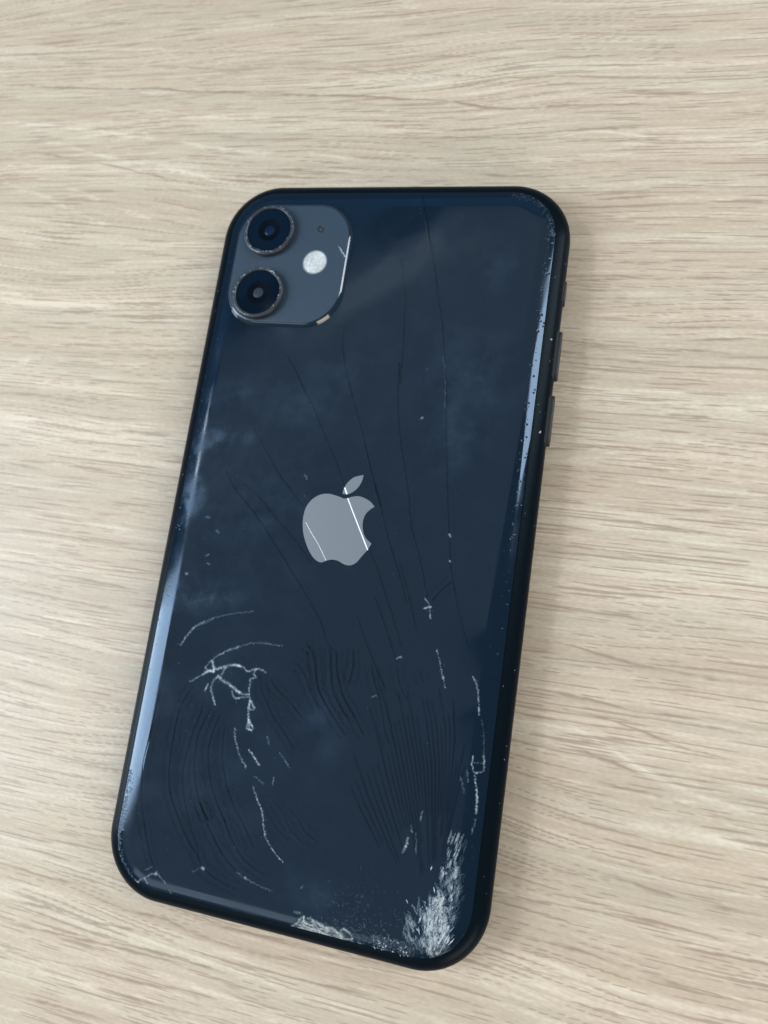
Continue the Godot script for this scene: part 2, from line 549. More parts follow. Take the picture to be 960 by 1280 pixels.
	var m := mat(Color.WHITE, 1.0, 0.4, 0.38)
	m.albedo_texture = ImageTexture.create_from_image(g_albedo)
	m.roughness_texture = ImageTexture.create_from_image(g_rough)
	m.roughness_texture_channel = BaseMaterial3D.TEXTURE_CHANNEL_RED
	m.heightmap_enabled = true
	m.heightmap_texture = ImageTexture.create_from_image(Image.create_from_data(GLASS_W, GLASS_H, false, Image.FORMAT_RF, g_height.to_byte_array()))
	m.heightmap_scale = 0.0045
	m.texture_repeat = false
	return m


# profile of the glass: flat, then rounding down to the seam
func glass_profile() -> Array:
	var p := []
	var rho := 8.44
	for i in 13:
		var t := deg_to_rad(26.0) * (1.0 - i / 12.0)
		p.append([6.5 - rho * sin(t), 8.3 - rho * (1.0 - cos(t)), sin(t), cos(t)])
	return p


func build_phone() -> void:
	var phone := Node3D.new()
	phone.name = "smartphone"
	add_child(phone)
	phone.set_meta("label", "black smartphone lying face down with cracked back glass and smashed lower corner")
	phone.set_meta("category", "phone")

	var glass := glass_material()
	var s := Shell.new()
	var gp := glass_profile()
	gp.push_front([2.95, 7.15, 1.0, 0.0])
	gp.push_front([2.95, 6.4, 1.0, 0.0])
	rounded(s, Vector2.ZERO, HALF, CORNER, gp, 1.0, 0.0, 28)
	part("back_glass", s, glass, phone)

	# metal band round the edge
	var metal := mat(Color(0.003, 0.006, 0.009), 0.30, 0.08, 0.12)
	var scuff := NoiseTexture2D.new()
	scuff.width = 256
	scuff.height = 256
	scuff.noise = noise(41, 0.05, 4)
	scuff.seamless = true
	metal.heightmap_enabled = true
	metal.heightmap_texture = scuff
	metal.heightmap_scale = 0.0012
	metal.uv1_triplanar = true
	metal.uv1_scale = Vector3(60, 60, 60)
	s = Shell.new()
	var fp := [[3.2, 6.6, -1, 0], [2.8, 7.3, -0.3, 1.0]]
	for i in 13:
		var t := deg_to_rad(67.6) * (1.0 - i / 12.0)
		fp.append([4.3 * (1.0 - cos(t)), 4.6 + 3.05 * sin(t), cos(t) / 4.3, sin(t) / 3.05])
	for i in 13:
		var t := deg_to_rad(67.6) * i / 12.0
		fp.append([4.3 * (1.0 - cos(t)), 3.75 - 3.05 * sin(t), cos(t) / 4.3, -sin(t) / 3.05])
	rounded(s, Vector2.ZERO, HALF, CORNER, fp, 0.0, 0.0, 28)
	part("frame", s, metal, phone)

	# bare specks where the coating of the band is knocked off
	s = Shell.new()
	var rng := RandomNumberGenerator.new()
	rng.seed = 61
	for q in 28:
		var y := rng.randf_range(-60.0, 62.0)
		var turn := deg_to_rad(rng.randf_range(18.0, 62.0))
		var big := rng.randf_range(0.05, 0.13)
		if q == 0 or q == 1:
			y = [41.9, 23.2][q]
			turn = deg_to_rad(44.0)
			big = 0.24
		var side := 1.0 if q < 20 else -1.0
		var mid := Vector3(HALF.x - 4.3 * (1.0 - cos(turn)), 0.0, 4.6 + 3.05 * sin(turn))
		var out := Vector2(cos(turn) / 4.3, sin(turn) / 3.05).normalized()
		var along := Vector2(-out.y, out.x)
		var ps := []
		for w in 5:
			var a := TAU * w / 5.0 + rng.randf() * 0.8
			var rr := big * rng.randf_range(0.6, 1.2)
			ps.append(at(side * (mid.x + along.x * cos(a) * rr + out.x * 0.012), y + sin(a) * rr * 1.3, mid.z + along.y * cos(a) * rr + out.y * 0.012))
		var tip := at(side * (mid.x + out.x * 0.05), y, mid.z + out.y * 0.05)
		for w in 5:
			s.flat(ps[w], ps[(w + 1) % 5], tip, dir(side * out.x, 0, out.y))
	var nicks := part("nick", s, mat(Color(0.22, 0.22, 0.22), 0.45, 0.6), phone)
	nicks.set_meta("kind", "stuff")

	# the screen glass it lies on
	s = Shell.new()
	rounded(s, Vector2.ZERO, HALF, CORNER, [[2.7, 1.0, 1, 0], [2.5, 0.7, 1, 0], [2.6, 0.25, 1, -0.4], [3.1, 0.03, 0.3, -1]], -1.0, 0.0, 16)
	part("front_glass", s, mat(Color(0.006, 0.006, 0.007), 0.08), phone)

	build_buttons(phone)
	build_camera_plate(phone)
	build_logo(phone)
	build_splinters(phone)


func build_buttons(phone: Node3D) -> void:
	var matte := mat(Color(0.022, 0.024, 0.024), 0.5, 0.3)
	var recess := mat(Color(0.006, 0.006, 0.007), 0.7)
	for b in [["mute_switch", 49.9, 55.0, 1.15, 38.2], ["volume_button", 34.4, 44.4, 1.3, 38.5], ["volume_button", 21.2, 31.3, 1.3, 38.5]]:
		for layer in 2:
			var s := Shell.new()
			var grow := 0.35 if layer == 1 else 0.0
			var half := Vector2((b[2] - b[1]) / 2.0 + grow, b[3] + grow)
			var c := Vector2((b[1] + b[2]) / 2.0, 4.25)
			var r: float = minf(half.y, 1.2)
			var top: float = b[4] if layer == 0 else 37.88
			var prof := [[0.0, 36.5, 1, 0], [0.0, top - 0.18, 1, 0], [0.06, top - 0.05, 0.7, 0.7], [0.2, top, 0.1, 1]]
			var t := Shell.new()
			rounded(t, c, half, r, prof, 1.0, 0.0, 8)
			# swept about z; turned so that its z points out of the phone's side
			var arr := t.st.commit_to_arrays()
			for i in arr[Mesh.ARRAY_VERTEX].size():
				var v: Vector3 = arr[Mesh.ARRAY_VERTEX][i]
				var n: Vector3 = arr[Mesh.ARRAY_NORMAL][i]
				arr[Mesh.ARRAY_VERTEX][i] = Vector3(v.y, -v.z, -v.x)
				arr[Mesh.ARRAY_NORMAL][i] = Vector3(n.y, -n.z, -n.x)
			s.st.create_from_arrays(arr)
			part(b[0] if layer == 0 else "button_recess", s, matte if layer == 0 else recess, phone)


func build_camera_plate(phone: Node3D) -> void:
	var plate_c := Vector2(-19.7, 55.4)
	var plate_half := Vector2(13.6, 14.4)
	# polished flank that rises out of the back glass
	var s := Shell.new()
	var prof := []
	for i in 9:
		var t := i / 8.0
		var z := 7.7 + 1.45 * (t * t * (3.0 - 2.0 * t))
		var slope := 1.45 * 6.0 * t * (1.0 - t) / 1.5
		prof.append([1.5 * t - 0.3, z, slope, 1.0])
	rounded(s, plate_c, plate_half, 8.6, prof, 0.0, 0.0, 20)
	var rim := part("camera_plate_rim", s, mat(Color(0.010, 0.02, 0.034), 0.10), phone)
	rim.set_meta("label", "polished rim of the camera plate")
	# frosted top
	s = Shell.new()
	rounded(s, plate_c, plate_half, 8.6, [[1.15, 9.1, 1, 0.3], [1.2, 9.16, 0.4, 1], [1.4, 9.17, 0, 1]], 1.0, 0.0, 20)
	var frost := mat(Color(0.015, 0.033, 0.053), 0.5)
	var grain := NoiseTexture2D.new()
	grain.width = 256
	grain.height = 256
	grain.noise = noise(43, 0.35, 2)
	grain.seamless = true
	frost.heightmap_enabled = true
	frost.heightmap_texture = grain
	frost.heightmap_scale = 0.0004
	frost.uv1_triplanar = true
	frost.uv1_scale = Vector3(90, 90, 90)
	var plate := part("camera_plate", s, frost, phone)

	var rings := mat(Color(0.032, 0.038, 0.046), 0.42, 0.4)
	rings.vertex_color_use_as_albedo = false
	var worn := mat(Color(0.42, 0.47, 0.52), 0.5, 0.3)
	var black := mat(Color(0.002, 0.004, 0.008), 0.5, 0.0, 0.1)
	var cover := mat(Color(0.002, 0.006, 0.013), 0.05, 0.0, 0.3)
	var rng := RandomNumberGenerator.new()
	rng.seed = 5
	var nth := 0
	for c: Vector2 in [Vector2(-25.0, 62.45), Vector2(-25.0, 48.2)]:
		var ring := Shell.new()
		lathe(ring, c, [[5.75, 9.1], [5.72, 10.15], [5.62, 10.32], [5.45, 10.4], [5.12, 10.4], [4.98, 10.3], [4.93, 10.05], [4.93, 9.9]])
		var rp := part("lens_ring", ring, rings, plate)
		# scraped bare metal round the ring's edge
		var chips := Shell.new()
		for k in 80:
			var t := rng.randf() * TAU
			var bias := cos(t - (-1.9 if nth == 0 else 1.2)) * 0.5 + 0.5
			if rng.randf() > 0.25 + 0.75 * bias:
				continue
			var wide := rng.randf_range(0.015, 0.06)
			var r0 := rng.randf_range(5.0, 5.5)
			var r1 := r0 + rng.randf_range(0.05, 0.22)
			var a := c + Vector2.from_angle(t) * r0
			var b := c + Vector2.from_angle(t + wide * rng.randf_range(0.3, 1.0)) * r1
			var d := c + Vector2.from_angle(t + wide) * r0
			var f := c + Vector2.from_angle(t + wide * 0.3) * (r0 - rng.randf_range(0.02, 0.08))
			var z := 10.41 if r1 < 5.47 else 10.36
			var up := Vector3.UP
			chips.quad(at(a.x, a.y, 10.412), at(b.x, b.y, z + 0.004), at(d.x, d.y, 10.414), at(f.x, f.y, 10.412), up, up, up, up)
		var cp := part("scrape", chips, worn, plate)
		cp.set_meta("kind", "stuff")
		# dark cover glass with the lens seen in it
		var disc := Shell.new()
		lathe(disc, c, [[4.94, 10.02], [4.8, 10.08], [2.5, 10.1]])
		part("lens_cover", disc, cover, plate)
		var barrel := Shell.new()
		lathe(barrel, c, [[2.5, 10.1], [2.3, 10.05], [1.6, 9.9], [1.2, 9.85], [0.9, 9.84]])
		part("lens_barrel", barrel, black, plate)
		var dome := Shell.new()
		var dp := []
		for k in 9:
			var t := k / 8.0 * PI / 2
			dp.append([1.15 * cos(t), 9.82 + 0.16 * sin(t)])
		lathe(dome, c, dp, 40)
		var el := mat(Color(0.002, 0.009, 0.034), 0.25, 0.0, 0.3) if nth == 0 else mat(Color(0.022, 0.03, 0.04), 0.35, 0.0, 0.3)
		part("lens_element", dome, el, plate)
		nth += 1

	# flash: a pale ribbed diffuser under a clear cap
	var fc := Vector2(-13.7, 55.7)
	var fl := Shell.new()
	lathe(fl, fc, [[2.72, 9.15], [2.72, 9.22], [2.6, 9.25], [2.45, 9.23]])
	part("flash_rim", fl, mat(Color(0.16, 0.18, 0.2), 0.35), plate)
	fl = Shell.new()
	var ribs := [[2.46, 9.23]]
	for k in 7:
		var r := 2.4 - k * 0.33
		ribs.append([r, 9.2])
		ribs.append([r - 0.16, 9.27])
	ribs.append([0.0, 9.24])
	lathe(fl, fc, ribs, 48)
	var milk := mat(Color(0.62, 0.66, 0.67), 0.35)
	var blot := NoiseTexture2D.new()
	blot.width = 128
	blot.height = 128
	blot.noise = noise(45, 0.06, 3)
	var ramp := Gradient.new()
	ramp.set_color(0, Color(0.72, 0.74, 0.76))
	ramp.set_color(1, Color(1, 1, 0.98))
	blot.color_ramp = ramp
	milk.albedo_texture = blot
	milk.albedo_color = Color(0.83, 0.82, 0.81)
	milk.uv1_triplanar = true
	milk.uv1_scale = Vector3(150, 150, 150)
	part("flash", fl, milk, plate)
	# microphone hole
	var mc := Vector2(-13.7, 63.25)
	var mh := Shell.new()
	lathe(mh, mc, [[0.98, 9.175], [0.9, 9.2], [0.78, 9.2], [0.72, 9.17]], 32)
	part("microphone_rim", mh, mat(Color(0.02, 0.028, 0.04), 0.3), plate)
	mh = Shell.new()
	lathe(mh, mc, [[0.75, 9.18], [0.0, 9.178]], 32)
	part("microphone", mh, mat(Color(0.004, 0.005, 0.007), 0.7), plate)
	mh = Shell.new()
	lathe(mh, mc + Vector2(0.12, -0.05), [[0.3, 9.182], [0.22, 9.21], [0.0, 9.22]], 20)
	part("microphone_mesh", mh, mat(Color(0.03, 0.04, 0.05), 0.4), plate)
	# pale rub beside the flash
	var rub := Shell.new()
	for k in 26:
		var t := rng.randf()
		var p := Vector2(-9.1, 59.45).lerp(Vector2(-7.1, 56.95), t) + Vector2(rng.randfn(0, 0.09), rng.randfn(0, 0.09))
		var w := 0.05 + 0.16 * t * rng.randf()
		var d := Vector2(0.63, -0.78)
		var nn := Vector2(0.78, 0.63) * w
		var q := p + d * rng.randf_range(0.2, 0.7)
		var z := 9.176 + k * 0.0003
		rub.quad(at(p.x - nn.x, p.y - nn.y, z), at(q.x, q.y, z), at(p.x + nn.x, p.y + nn.y, z), at(p.x - d.x * 0.2, p.y - d.y * 0.2, z), Vector3.UP, Vector3.UP, Vector3.UP, Vector3.UP)
	var ro := part("scuff", rub, mat(Color(0.24, 0.27, 0.30), 0.6), plate)
	ro.set_meta("kind", "stuff")


func build_logo(phone: Node3D) -> void:
	var silver := mat(Color(0.225, 0.25, 0.28), 0.28, 0.65)
	var brush := NoiseTexture2D.new()
	brush.width = 256
	brush.height = 256
	brush.noise = noise(51, 0.2, 2)
	brush.seamless = true
	silver.heightmap_enabled = true
	silver.heightmap_texture = brush
	silver.heightmap_scale = 0.0002
	silver.uv1_triplanar = true
	silver.uv1_scale = Vector3(90, 90, 90)
	var b := smooth_line(LOGO.body, 0.12)
	for name in ["bite", "top"]:
		var more := smooth_line(LOGO[name], 0.12)
		b.append_array(more.slice(1))
	b.remove_at(b.size() - 1)
	var body := slab("logo", b, 8.3, 8.33, silver, phone)
	var l := smooth_line(LOGO.leaf_left, 0.12)
	l.append_array(smooth_line(LOGO.leaf_right, 0.12).slice(1))
	l.remove_at(l.size() - 1)
	var leaf := slab("logo_leaf", l, 8.3, 8.33, silver, phone)
	# the cracks show white where they cross the metal
	var white := mat(Color(0.8, 0.83, 0.85), 0.4)
	for c in [["line_a", 0.14, leaf], ["line_b", 0.10, body], ["line_c", 0.045, body]]:
		var pts := smooth_line(LOGO[c[0]], 0.4)
		var s := Shell.new()
		for i in pts.size() - 1:
			var p: Vector2 = pts[i]
			var q: Vector2 = pts[i + 1]
			var n: Vector2 = (q - p).normalized().orthogonal() * float(c[1])
			# a low ridge: two sloping faces
			var out := Vector3.UP
			s.flat(at(p.x - n.x, p.y - n.y, 8.331), at(q.x - n.x, q.y - n.y, 8.331), at(q.x, q.y, 8.365), out)
			s.flat(at(p.x - n.x, p.y - n.y, 8.331), at(q.x, q.y, 8.365), at(p.x, p.y, 8.365), out)
			s.flat(at(p.x + n.x, p.y + n.y, 8.331), at(q.x + n.x, q.y + n.y, 8.331), at(q.x, q.y, 8.365), out)
			s.flat(at(p.x + n.x, p.y + n.y, 8.331), at(q.x, q.y, 8.365), at(p.x, p.y, 8.365), out)
		part("crack", s, white, c[2])


func slab(called: String, outline: PackedVector2Array, z0: float, z1: float, m: Material, parent: Node3D) -> MeshInstance3D:
	var s := Shell.new()
	var idx := Geometry2D.triangulate_polygon(outline)
	for i in range(0, idx.size(), 3):
		var a := outline[idx[i]]
		var b := outline[idx[i + 1]]
		var c := outline[idx[i + 2]]
		s.tri(at(a.x, a.y, z1), at(b.x, b.y, z1), at(c.x, c.y, z1), Vector3.UP, Vector3.UP, Vector3.UP)
	var turn := -1.0 if Geometry2D.is_polygon_clockwise(outline) else 1.0
	for i in outline.size():
		var a := outline[i]
		var b := outline[(i + 1) % outline.size()]
		var n := (b - a).orthogonal() * -turn
		var o := dir(n.x, n.y, 0)
		s.quad(at(a.x, a.y, z0), at(b.x, b.y, z0), at(b.x, b.y, z1), at(a.x, a.y, z1), o, o, o, o)
	return part(called, s, m, parent)


# slivers of glass standing up out of the smashed corner
func build_splinters(phone: Node3D) -> void:
	var rng := RandomNumberGenerator.new()
	rng.seed = 21
	var s := Shell.new()
	for k in 110:
		var p := Vector2(rng.randfn(28.6, 1.9), rng.randfn(-66.0, 4.0))
		if p.x > 32.2 or p.x < 24.0 or p.y < -71.5 or p.y > -56.0 or p.x < 26.2 and p.y > -64.0:
			continue
		var toward := (p - Vector2(28.4, -76.5)).normalized().rotated(rng.randfn(0, 0.2))
		sliver(s, p, toward, rng.randf_range(0.4, 2.0), rng.randf_range(0.06, 0.24), rng.randf_range(0.03, 0.16))
	for k in 60:
		var p := Vector2(rng.randf_range(18.5, 25.0), rng.randf_range(-72.6, -70.2))
		sliver(s, p, Vector2.from_angle(rng.randf() * TAU), rng.randf_range(0.2, 0.6), rng.randf_range(0.05, 0.14), rng.randf_range(0.03, 0.12))
	var o := part("glass_splinters", s, mat(Color(0.34, 0.38, 0.42), 0.5), phone)
	o.set_meta("kind", "stuff")


func sliver(s: Shell, p: Vector2, d: Vector2, length: float, wide: float, high: float) -> void:
	var z := 8.29
	if absf(p.x) > HALF.x - 6.5 or absf(p.y) > HALF.y - 6.5:
		var t := maxf(absf(p.x) - HALF.x, absf(p.y) - HALF.y) + 6.5
		z -= t * t / 16.9
	var n := d.orthogonal() * wide
	var q := p + d * length
	var top := at(p.x + d.x * length * 0.4, p.y + d.y * length * 0.4, z + high)
	var a := at(p.x, p.y, z - 0.03)
	var b := at(q.x, q.y, z - 0.06)
	var l := at(p.x + d.x * length * 0.5 - n.x, p.y + d.y * length * 0.5 - n.y, z - 0.04)
	var r := at(p.x + d.x * length * 0.5 + n.x, p.y + d.y * length * 0.5 + n.y, z - 0.04)
	for f in [[a, l], [l, b], [b, r], [r, a]]:
		s.flat(f[0], f[1], top, Vector3.UP)


# ------------------------------------------------------------------ where the cracks, veins and the emblem run (millimetres)
# soft greasy patches: x, y, half sizes, turn, amount
const HAZES := [
	[8.0, 30.0, 40.0, 50.0, 0.3, 0.03], [-20.0, 5.0, 20.0, 40.0, 0.2, 0.06], [-15.0, -50.0, 30.0, 26.0, 0.0, 0.05],
	[-27.0, 16.5, 9.0, 3.2, 0.25, 0.17], [-33.0, 13.0, 4.0, 4.0, 0.0, 0.17], [-33.0, 3.0, 4.5, 6.5, -0.3, 0.27],
	[-26.0, -16.0, 11.0, 5.0, 0.1, 0.15], [-14.0, 2.0, 8.0, 4.0, 0.3, 0.09], [23.0, 33.0, 12.0, 14.0, 0.4, 0.09],
	[21.0, 20.0, 8.0, 9.0, 0.0, 0.12], [24.0, 57.0, 6.0, 8.0, 0.2, 0.09], [-8.0, 28.0, 14.0, 8.0, 0.4, 0.09],
	[3.0, -36.0, 6.0, 10.0, 0.3, 0.09], [-28.0, 26.0, 8.0, 4.0, 0.1, 0.12], [8.0, -66.0, 12.0, 5.0, -0.1, 0.10],
]
const CHIP := [3.11, -72.82, 5.38, -70.32, 6.73, -70.32, 11.30, -71.15, 14.71, -71.92, 11.03, -73.45]
const CORE := [28.61, -62.01, 30.38, -62.03, 30.87, -65.60, 31.30, -69.54, 29.13, -72.06, 26.90, -70.37, 26.90, -65.68, 27.67, -63.24]
const CRACKS := [
	["d", 0.34, 0.90, [-30.92,-35.96,-31.27,-41.23,-31.62,-46.45,-31.87,-50.07,-31.31,-53.52,-30.59,-57.16,-29.38,-60.67,-27.84,-64.31,-27.36,-65.19,-26.59,-66.75,-25.51,-68.35]],
	["d", 0.36, 1.00, [-24.19,-34.11,-25.66,-36.93,-26.32,-40.14,-26.42,-44.51,-26.31,-48.05,-25.92,-51.01,-25.24,-53.89,-24.15,-55.92,-22.68,-58.11,-21.03,-60.48,-18.82,-62.95,-17.82,-63.72,-16.05,-65.51]],
	["d", 0.30, 0.80, [-21.32,-36.74,-22.02,-40.44,-22.76,-43.88,-23.11,-48.48,-22.92,-51.46,-22.04,-54.28,-20.90,-57.03,-19.45,-59.92,-17.47,-62.68,-16.27,-65.80,-12.57,-67.63,-8.29,-68.59]],
	["d", 0.34, 1.00, [-19.59,-37.48,-20.44,-39.67,-21.29,-42.61,-21.20,-46.13,-20.73,-49.55,-19.63,-52.83,-18.22,-55.52,-16.21,-57.82,-18.46,-55.08,-16.80,-57.69,-14.89,-60.22,-12.07,-63.25,-9.52,-65.09,-7.12,-66.23]],
	["d", 0.34, 1.00, [-17.54,-38.42,-18.03,-40.27,-18.59,-43.15,-18.60,-45.67,-17.76,-49.01,-16.58,-51.76,-14.88,-54.63,-12.63,-57.59,-13.03,-56.95,-11.07,-59.93,-8.65,-62.54,-5.91,-64.09,-3.34,-64.95]],
	["d", 0.30, 0.80, [-16.14,-39.70,-15.98,-42.70,-15.60,-45.63,-14.71,-48.45,-13.15,-52.10,-13.20,-51.86,-11.26,-54.66,-9.18,-56.91,-7.73,-58.78,-6.30,-60.63]],
	["d", 0.26, 0.70, [-6.20,-52.47,-4.50,-54.31,-2.18,-56.71,0.20,-58.12]],
	["d", 0.26, 0.70, [-3.28,-52.15,-1.31,-54.16,0.38,-56.19,3.07,-58.00]],
	["d", 0.26, 0.70, [-0.53,-52.58,1.63,-54.29,3.26,-56.09,6.09,-57.39]],
	["d", 0.30, 0.80, [-10.98,-29.40,-10.26,-31.01,-9.71,-32.82,-8.36,-34.50,-6.95,-36.52,-5.42,-38.13,-4.46,-38.90,-2.95,-40.49,-1.46,-42.06]],
	["d", 0.30, 0.80, [-8.33,-30.13,-7.02,-31.64,-5.14,-32.85,-3.75,-33.75,-2.30,-35.00,-0.44,-36.36]],
	["d", 0.30, 0.80, [-4.22,-26.45,-2.89,-27.01,-1.34,-28.85,-0.17,-30.92,0.90,-32.43,2.19,-34.07]],
	["d", 0.34, 0.90, [-2.43,-22.56,-0.98,-23.88,-0.07,-26.20,0.64,-28.54,1.60,-30.64,2.40,-31.81,3.65,-33.28]],
	["d", 0.34, 0.80, [-1.87,-22.86,-0.87,-23.29,0.15,-25.70,1.15,-29.78,2.79,-32.31,5.37,-35.20,8.19,-38.01]],
	["d", 0.34, 0.80, [2.50,-22.51,3.25,-26.08,4.22,-30.13,5.79,-32.37,8.33,-35.25]],
	["d", 0.34, 0.90, [3.82,-23.17,4.79,-27.24,6.44,-30.88,9.02,-34.04,11.60,-37.41]],
	["d", 0.40, 1.00, [7.10,-22.12,7.50,-24.59,7.46,-26.55,7.24,-28.53]],
	["d", 0.30, 0.80, [11.00,-24.33,12.08,-27.50,13.31,-29.78,14.32,-32.61,15.36,-35.68,16.95,-38.63]],
	["d", 0.26, 0.60, [11.99,-25.02,14.60,-28.75]],
	["d", 0.26, 0.60, [15.88,-23.87,16.96,-27.28,18.75,-29.71]],
	["d", 0.26, 0.60, [19.88,-23.81,21.34,-26.04]],
	["h", 0.22, 0.80, [-5.28,43.37,-5.53,40.45,-5.06,37.57,-3.53,32.63,-0.64,25.74,2.08,19.69,4.95,12.43,8.09,5.38,6.14,9.65,8.23,4.87,10.39,-0.48,12.32,-4.46,14.27,-8.70,15.77,-12.30]],
	["h", 0.22, 0.80, [4.42,57.39,6.79,46.08,8.20,30.50,7.35,35.01,8.05,28.07,8.98,22.97,10.55,16.97,12.16,11.75,13.59,6.60,13.66,5.43,15.17,0.71,16.59,-2.35,17.64,-5.10,19.05,-9.35,19.54,-10.54]],
	["h", 0.22, 0.80, [6.31,72.97,9.24,63.71,11.38,56.57,13.32,49.11,15.09,42.71,17.29,31.51,17.98,27.02,18.89,20.34,19.95,13.79,20.49,10.37,21.59,3.99,22.57,-1.33,23.48,-5.65,24.00,-7.15,24.84,-9.85,25.86,-12.81,27.03,-15.71,28.37,-18.86]],
	["w", 0.14, 0.35, [16.33,36.54,17.14,33.13,17.58,30.40,18.00,26.34]],
	["h", 0.22, 0.80, [-17.28,35.28,-14.67,32.35,-12.17,28.46,-8.80,23.69,-5.33,18.06,-1.93,12.56,0.07,8.70]],
	["h", 0.22, 0.60, [-21.33,18.78,-17.94,14.57,-14.60,10.44,-11.50,7.34,-7.88,3.87]],
	["h", 0.24, 0.80, [-25.95,9.83,-23.36,6.20,-19.77,3.07,-16.19,-0.34,-12.14,-4.64,-8.59,-8.56,-5.10,-12.40,-0.74,-17.65,1.13,-21.00,3.00,-23.10]],
	["h", 0.22, 0.60, [-21.29,7.10,-17.07,4.38,-13.17,1.01,-8.54,-2.88,-4.29,-7.04]],
	["h", 0.22, 0.60, [7.17,-3.45,9.41,-7.07,11.33,-10.99,13.64,-15.41,16.00,-20.37]],
	["h", 0.22, 0.50, [6.87,-16.35,9.22,-20.74,11.44,-24.45,13.94,-28.06]],
	["h", 0.22, 0.50, [9.48,-11.86,12.69,-17.74,15.46,-23.23]],
	["h", 0.22, 0.50, [13.38,-4.98,15.82,-10.40,18.38,-16.94]],
	["d", 0.30, 1.00, [24.00,-7.15,22.34,-8.93,20.77,-11.32]],
	["w", 0.26, 0.55, [-28.63,-26.48,-27.74,-24.86,-26.36,-22.86,-24.46,-21.30]],
	["w", 0.18, 0.22, [-24.46,-21.30,-22.42,-20.42,-26.51,-22.88,-24.25,-21.24,-19.86,-19.30,-14.35,-17.89]],
	["w", 0.22, 0.50, [-22.40,-30.38,-21.95,-29.34,-21.08,-28.23,-19.77,-27.15,-18.04,-26.01,-16.07,-25.04]],
	["w", 0.20, 0.30, [-17.43,-25.82,-15.46,-24.85,-13.88,-24.14,-11.42,-23.68,-9.31,-23.66,-7.21,-23.65]],
	["w", 0.35, 0.60, [-22.59,-31.58,-22.07,-30.92,-20.66,-30.31,-19.26,-29.71,-18.08,-29.14,-16.44,-28.69,-15.15,-28.69]],
	["w", 0.26, 0.80, [-16.86,-28.76,-15.59,-28.66,-14.48,-28.88,-13.52,-29.41,-12.88,-29.46]],
	["w", 0.28, 0.55, [-12.90,-29.31,-11.76,-28.65,-10.47,-28.75,-9.57,-29.09]],
	["w", 0.40, 0.50, [-19.38,-31.28,-17.94,-32.02,-16.54,-32.57,-15.12,-33.31,-14.18,-33.73]],
	["w", 0.28, 0.60, [-16.09,-32.69,-14.67,-33.43,-13.53,-33.82,-12.28,-33.71]],
	["w", 0.26, 0.60, [-19.28,-31.26,-20.07,-32.16,-20.38,-33.37,-20.33,-34.14,-19.65,-35.38,-18.83,-36.78]],
	["w", 0.24, 0.60, [-21.19,-33.11,-21.68,-34.45]],
	["w", 0.30, 0.60, [-18.04,-29.33,-18.79,-30.99]],
	["w", 0.34, 0.70, [-21.22,-28.64,-20.41,-30.47,-21.68,-30.66,-22.18,-30.35]],
	["w", 0.20, 0.50, [-25.11,-33.24,-23.58,-32.13,-22.42,-31.36]],
	["w", 0.26, 0.60, [-11.74,-28.75,-12.08,-29.76,-11.46,-30.24,-12.50,-30.88,-12.44,-32.31,-12.30,-33.62,-11.88,-34.69,-11.84,-36.58,-11.60,-37.86]],
	["w", 0.30, 0.60, [-11.75,-34.86,-11.91,-36.22,-10.67,-36.11,-11.75,-34.86]],
	["w", 0.30, 0.80, [-11.60,-37.86,-11.49,-38.98,-11.62,-39.94,-10.37,-39.91,-11.53,-38.23,-11.05,-39.65]],
	["w", 0.26, 0.55, [-15.87,-33.81,-15.04,-34.82,-14.21,-34.69]],
	["w", 0.26, 0.55, [-15.91,-33.63,-15.04,-34.82,-13.71,-34.52,-12.42,-34.11]],
	["w", 0.22, 0.50, [-14.07,-40.36,-13.65,-41.98,-12.59,-44.22,-11.84,-45.39,-10.37,-47.07]],
	["w", 0.28, 0.90, [-10.38,-43.74,-9.14,-44.81,-7.74,-46.22]],
	["w", 0.22, 0.30, [-7.12,-40.66,-6.54,-42.13]],
	["w", 0.18, 0.40, [-4.28,-43.30,-3.10,-44.19,-1.76,-45.50]],
	["w", 0.24, 0.60, [-8.26,-50.20,-7.03,-52.39,-5.94,-53.87,-5.07,-56.33,-4.35,-58.33]],
	["w", 0.18, 0.70, [-4.35,-58.33,-2.93,-59.94,-1.36,-61.26,-0.03,-62.03]],
	["w", 0.20, 0.40, [-4.48,-47.79,-4.49,-49.25]],
	["w", 0.20, 0.30, [-8.35,-48.26,-6.24,-49.33]],
	["w", 0.40, 0.60, [-15.65,-66.38,-15.28,-66.54]],
	["w", 0.16, 0.30, [-17.60,-67.51,-15.64,-66.14]],
	["w", 0.40, 0.50, [-7.12,-66.23,-6.68,-66.42]],
	["w", 0.20, 0.30, [-8.60,-65.60,-6.82,-66.40,-4.03,-66.97,-1.29,-67.42]],
	["w", 0.20, 0.40, [4.30,-65.05,4.17,-65.77]],
	["w", 0.18, 0.30, [-27.21,-69.19,-25.95,-68.32]],
	["w", 0.22, 0.55, [-28.91,-71.98,-27.43,-70.81,-25.15,-69.36,-23.58,-69.99,-22.52,-70.96,-21.41,-72.16]],
	["w", 0.30, 0.70, [-27.15,-70.75,-26.40,-71.56]],
	["w", 0.40, 0.70, [-25.12,-69.47,-24.68,-69.14]],
	["w", 0.30, 0.60, [-29.05,-72.01,-28.38,-71.74]],
	["w", 0.22, 0.90, [31.83,-37.38,31.92,-38.98,32.59,-40.46,33.08,-42.42,33.40,-43.95]],
	["w", 0.30, 0.90, [33.32,-43.74,33.53,-44.60,33.56,-45.73,33.61,-46.85]],
	["w", 0.20, 0.50, [33.68,-47.96,33.28,-50.27]],
	["w", 0.26, 0.70, [33.69,-37.05,34.01,-39.51,32.78,-40.08]],
	["w", 0.18, 0.35, [32.09,-38.49,33.74,-38.30]],
	["w", 0.24, 0.70, [30.09,-23.73,30.96,-25.15,31.51,-26.84,31.78,-28.56,32.04,-30.06]],
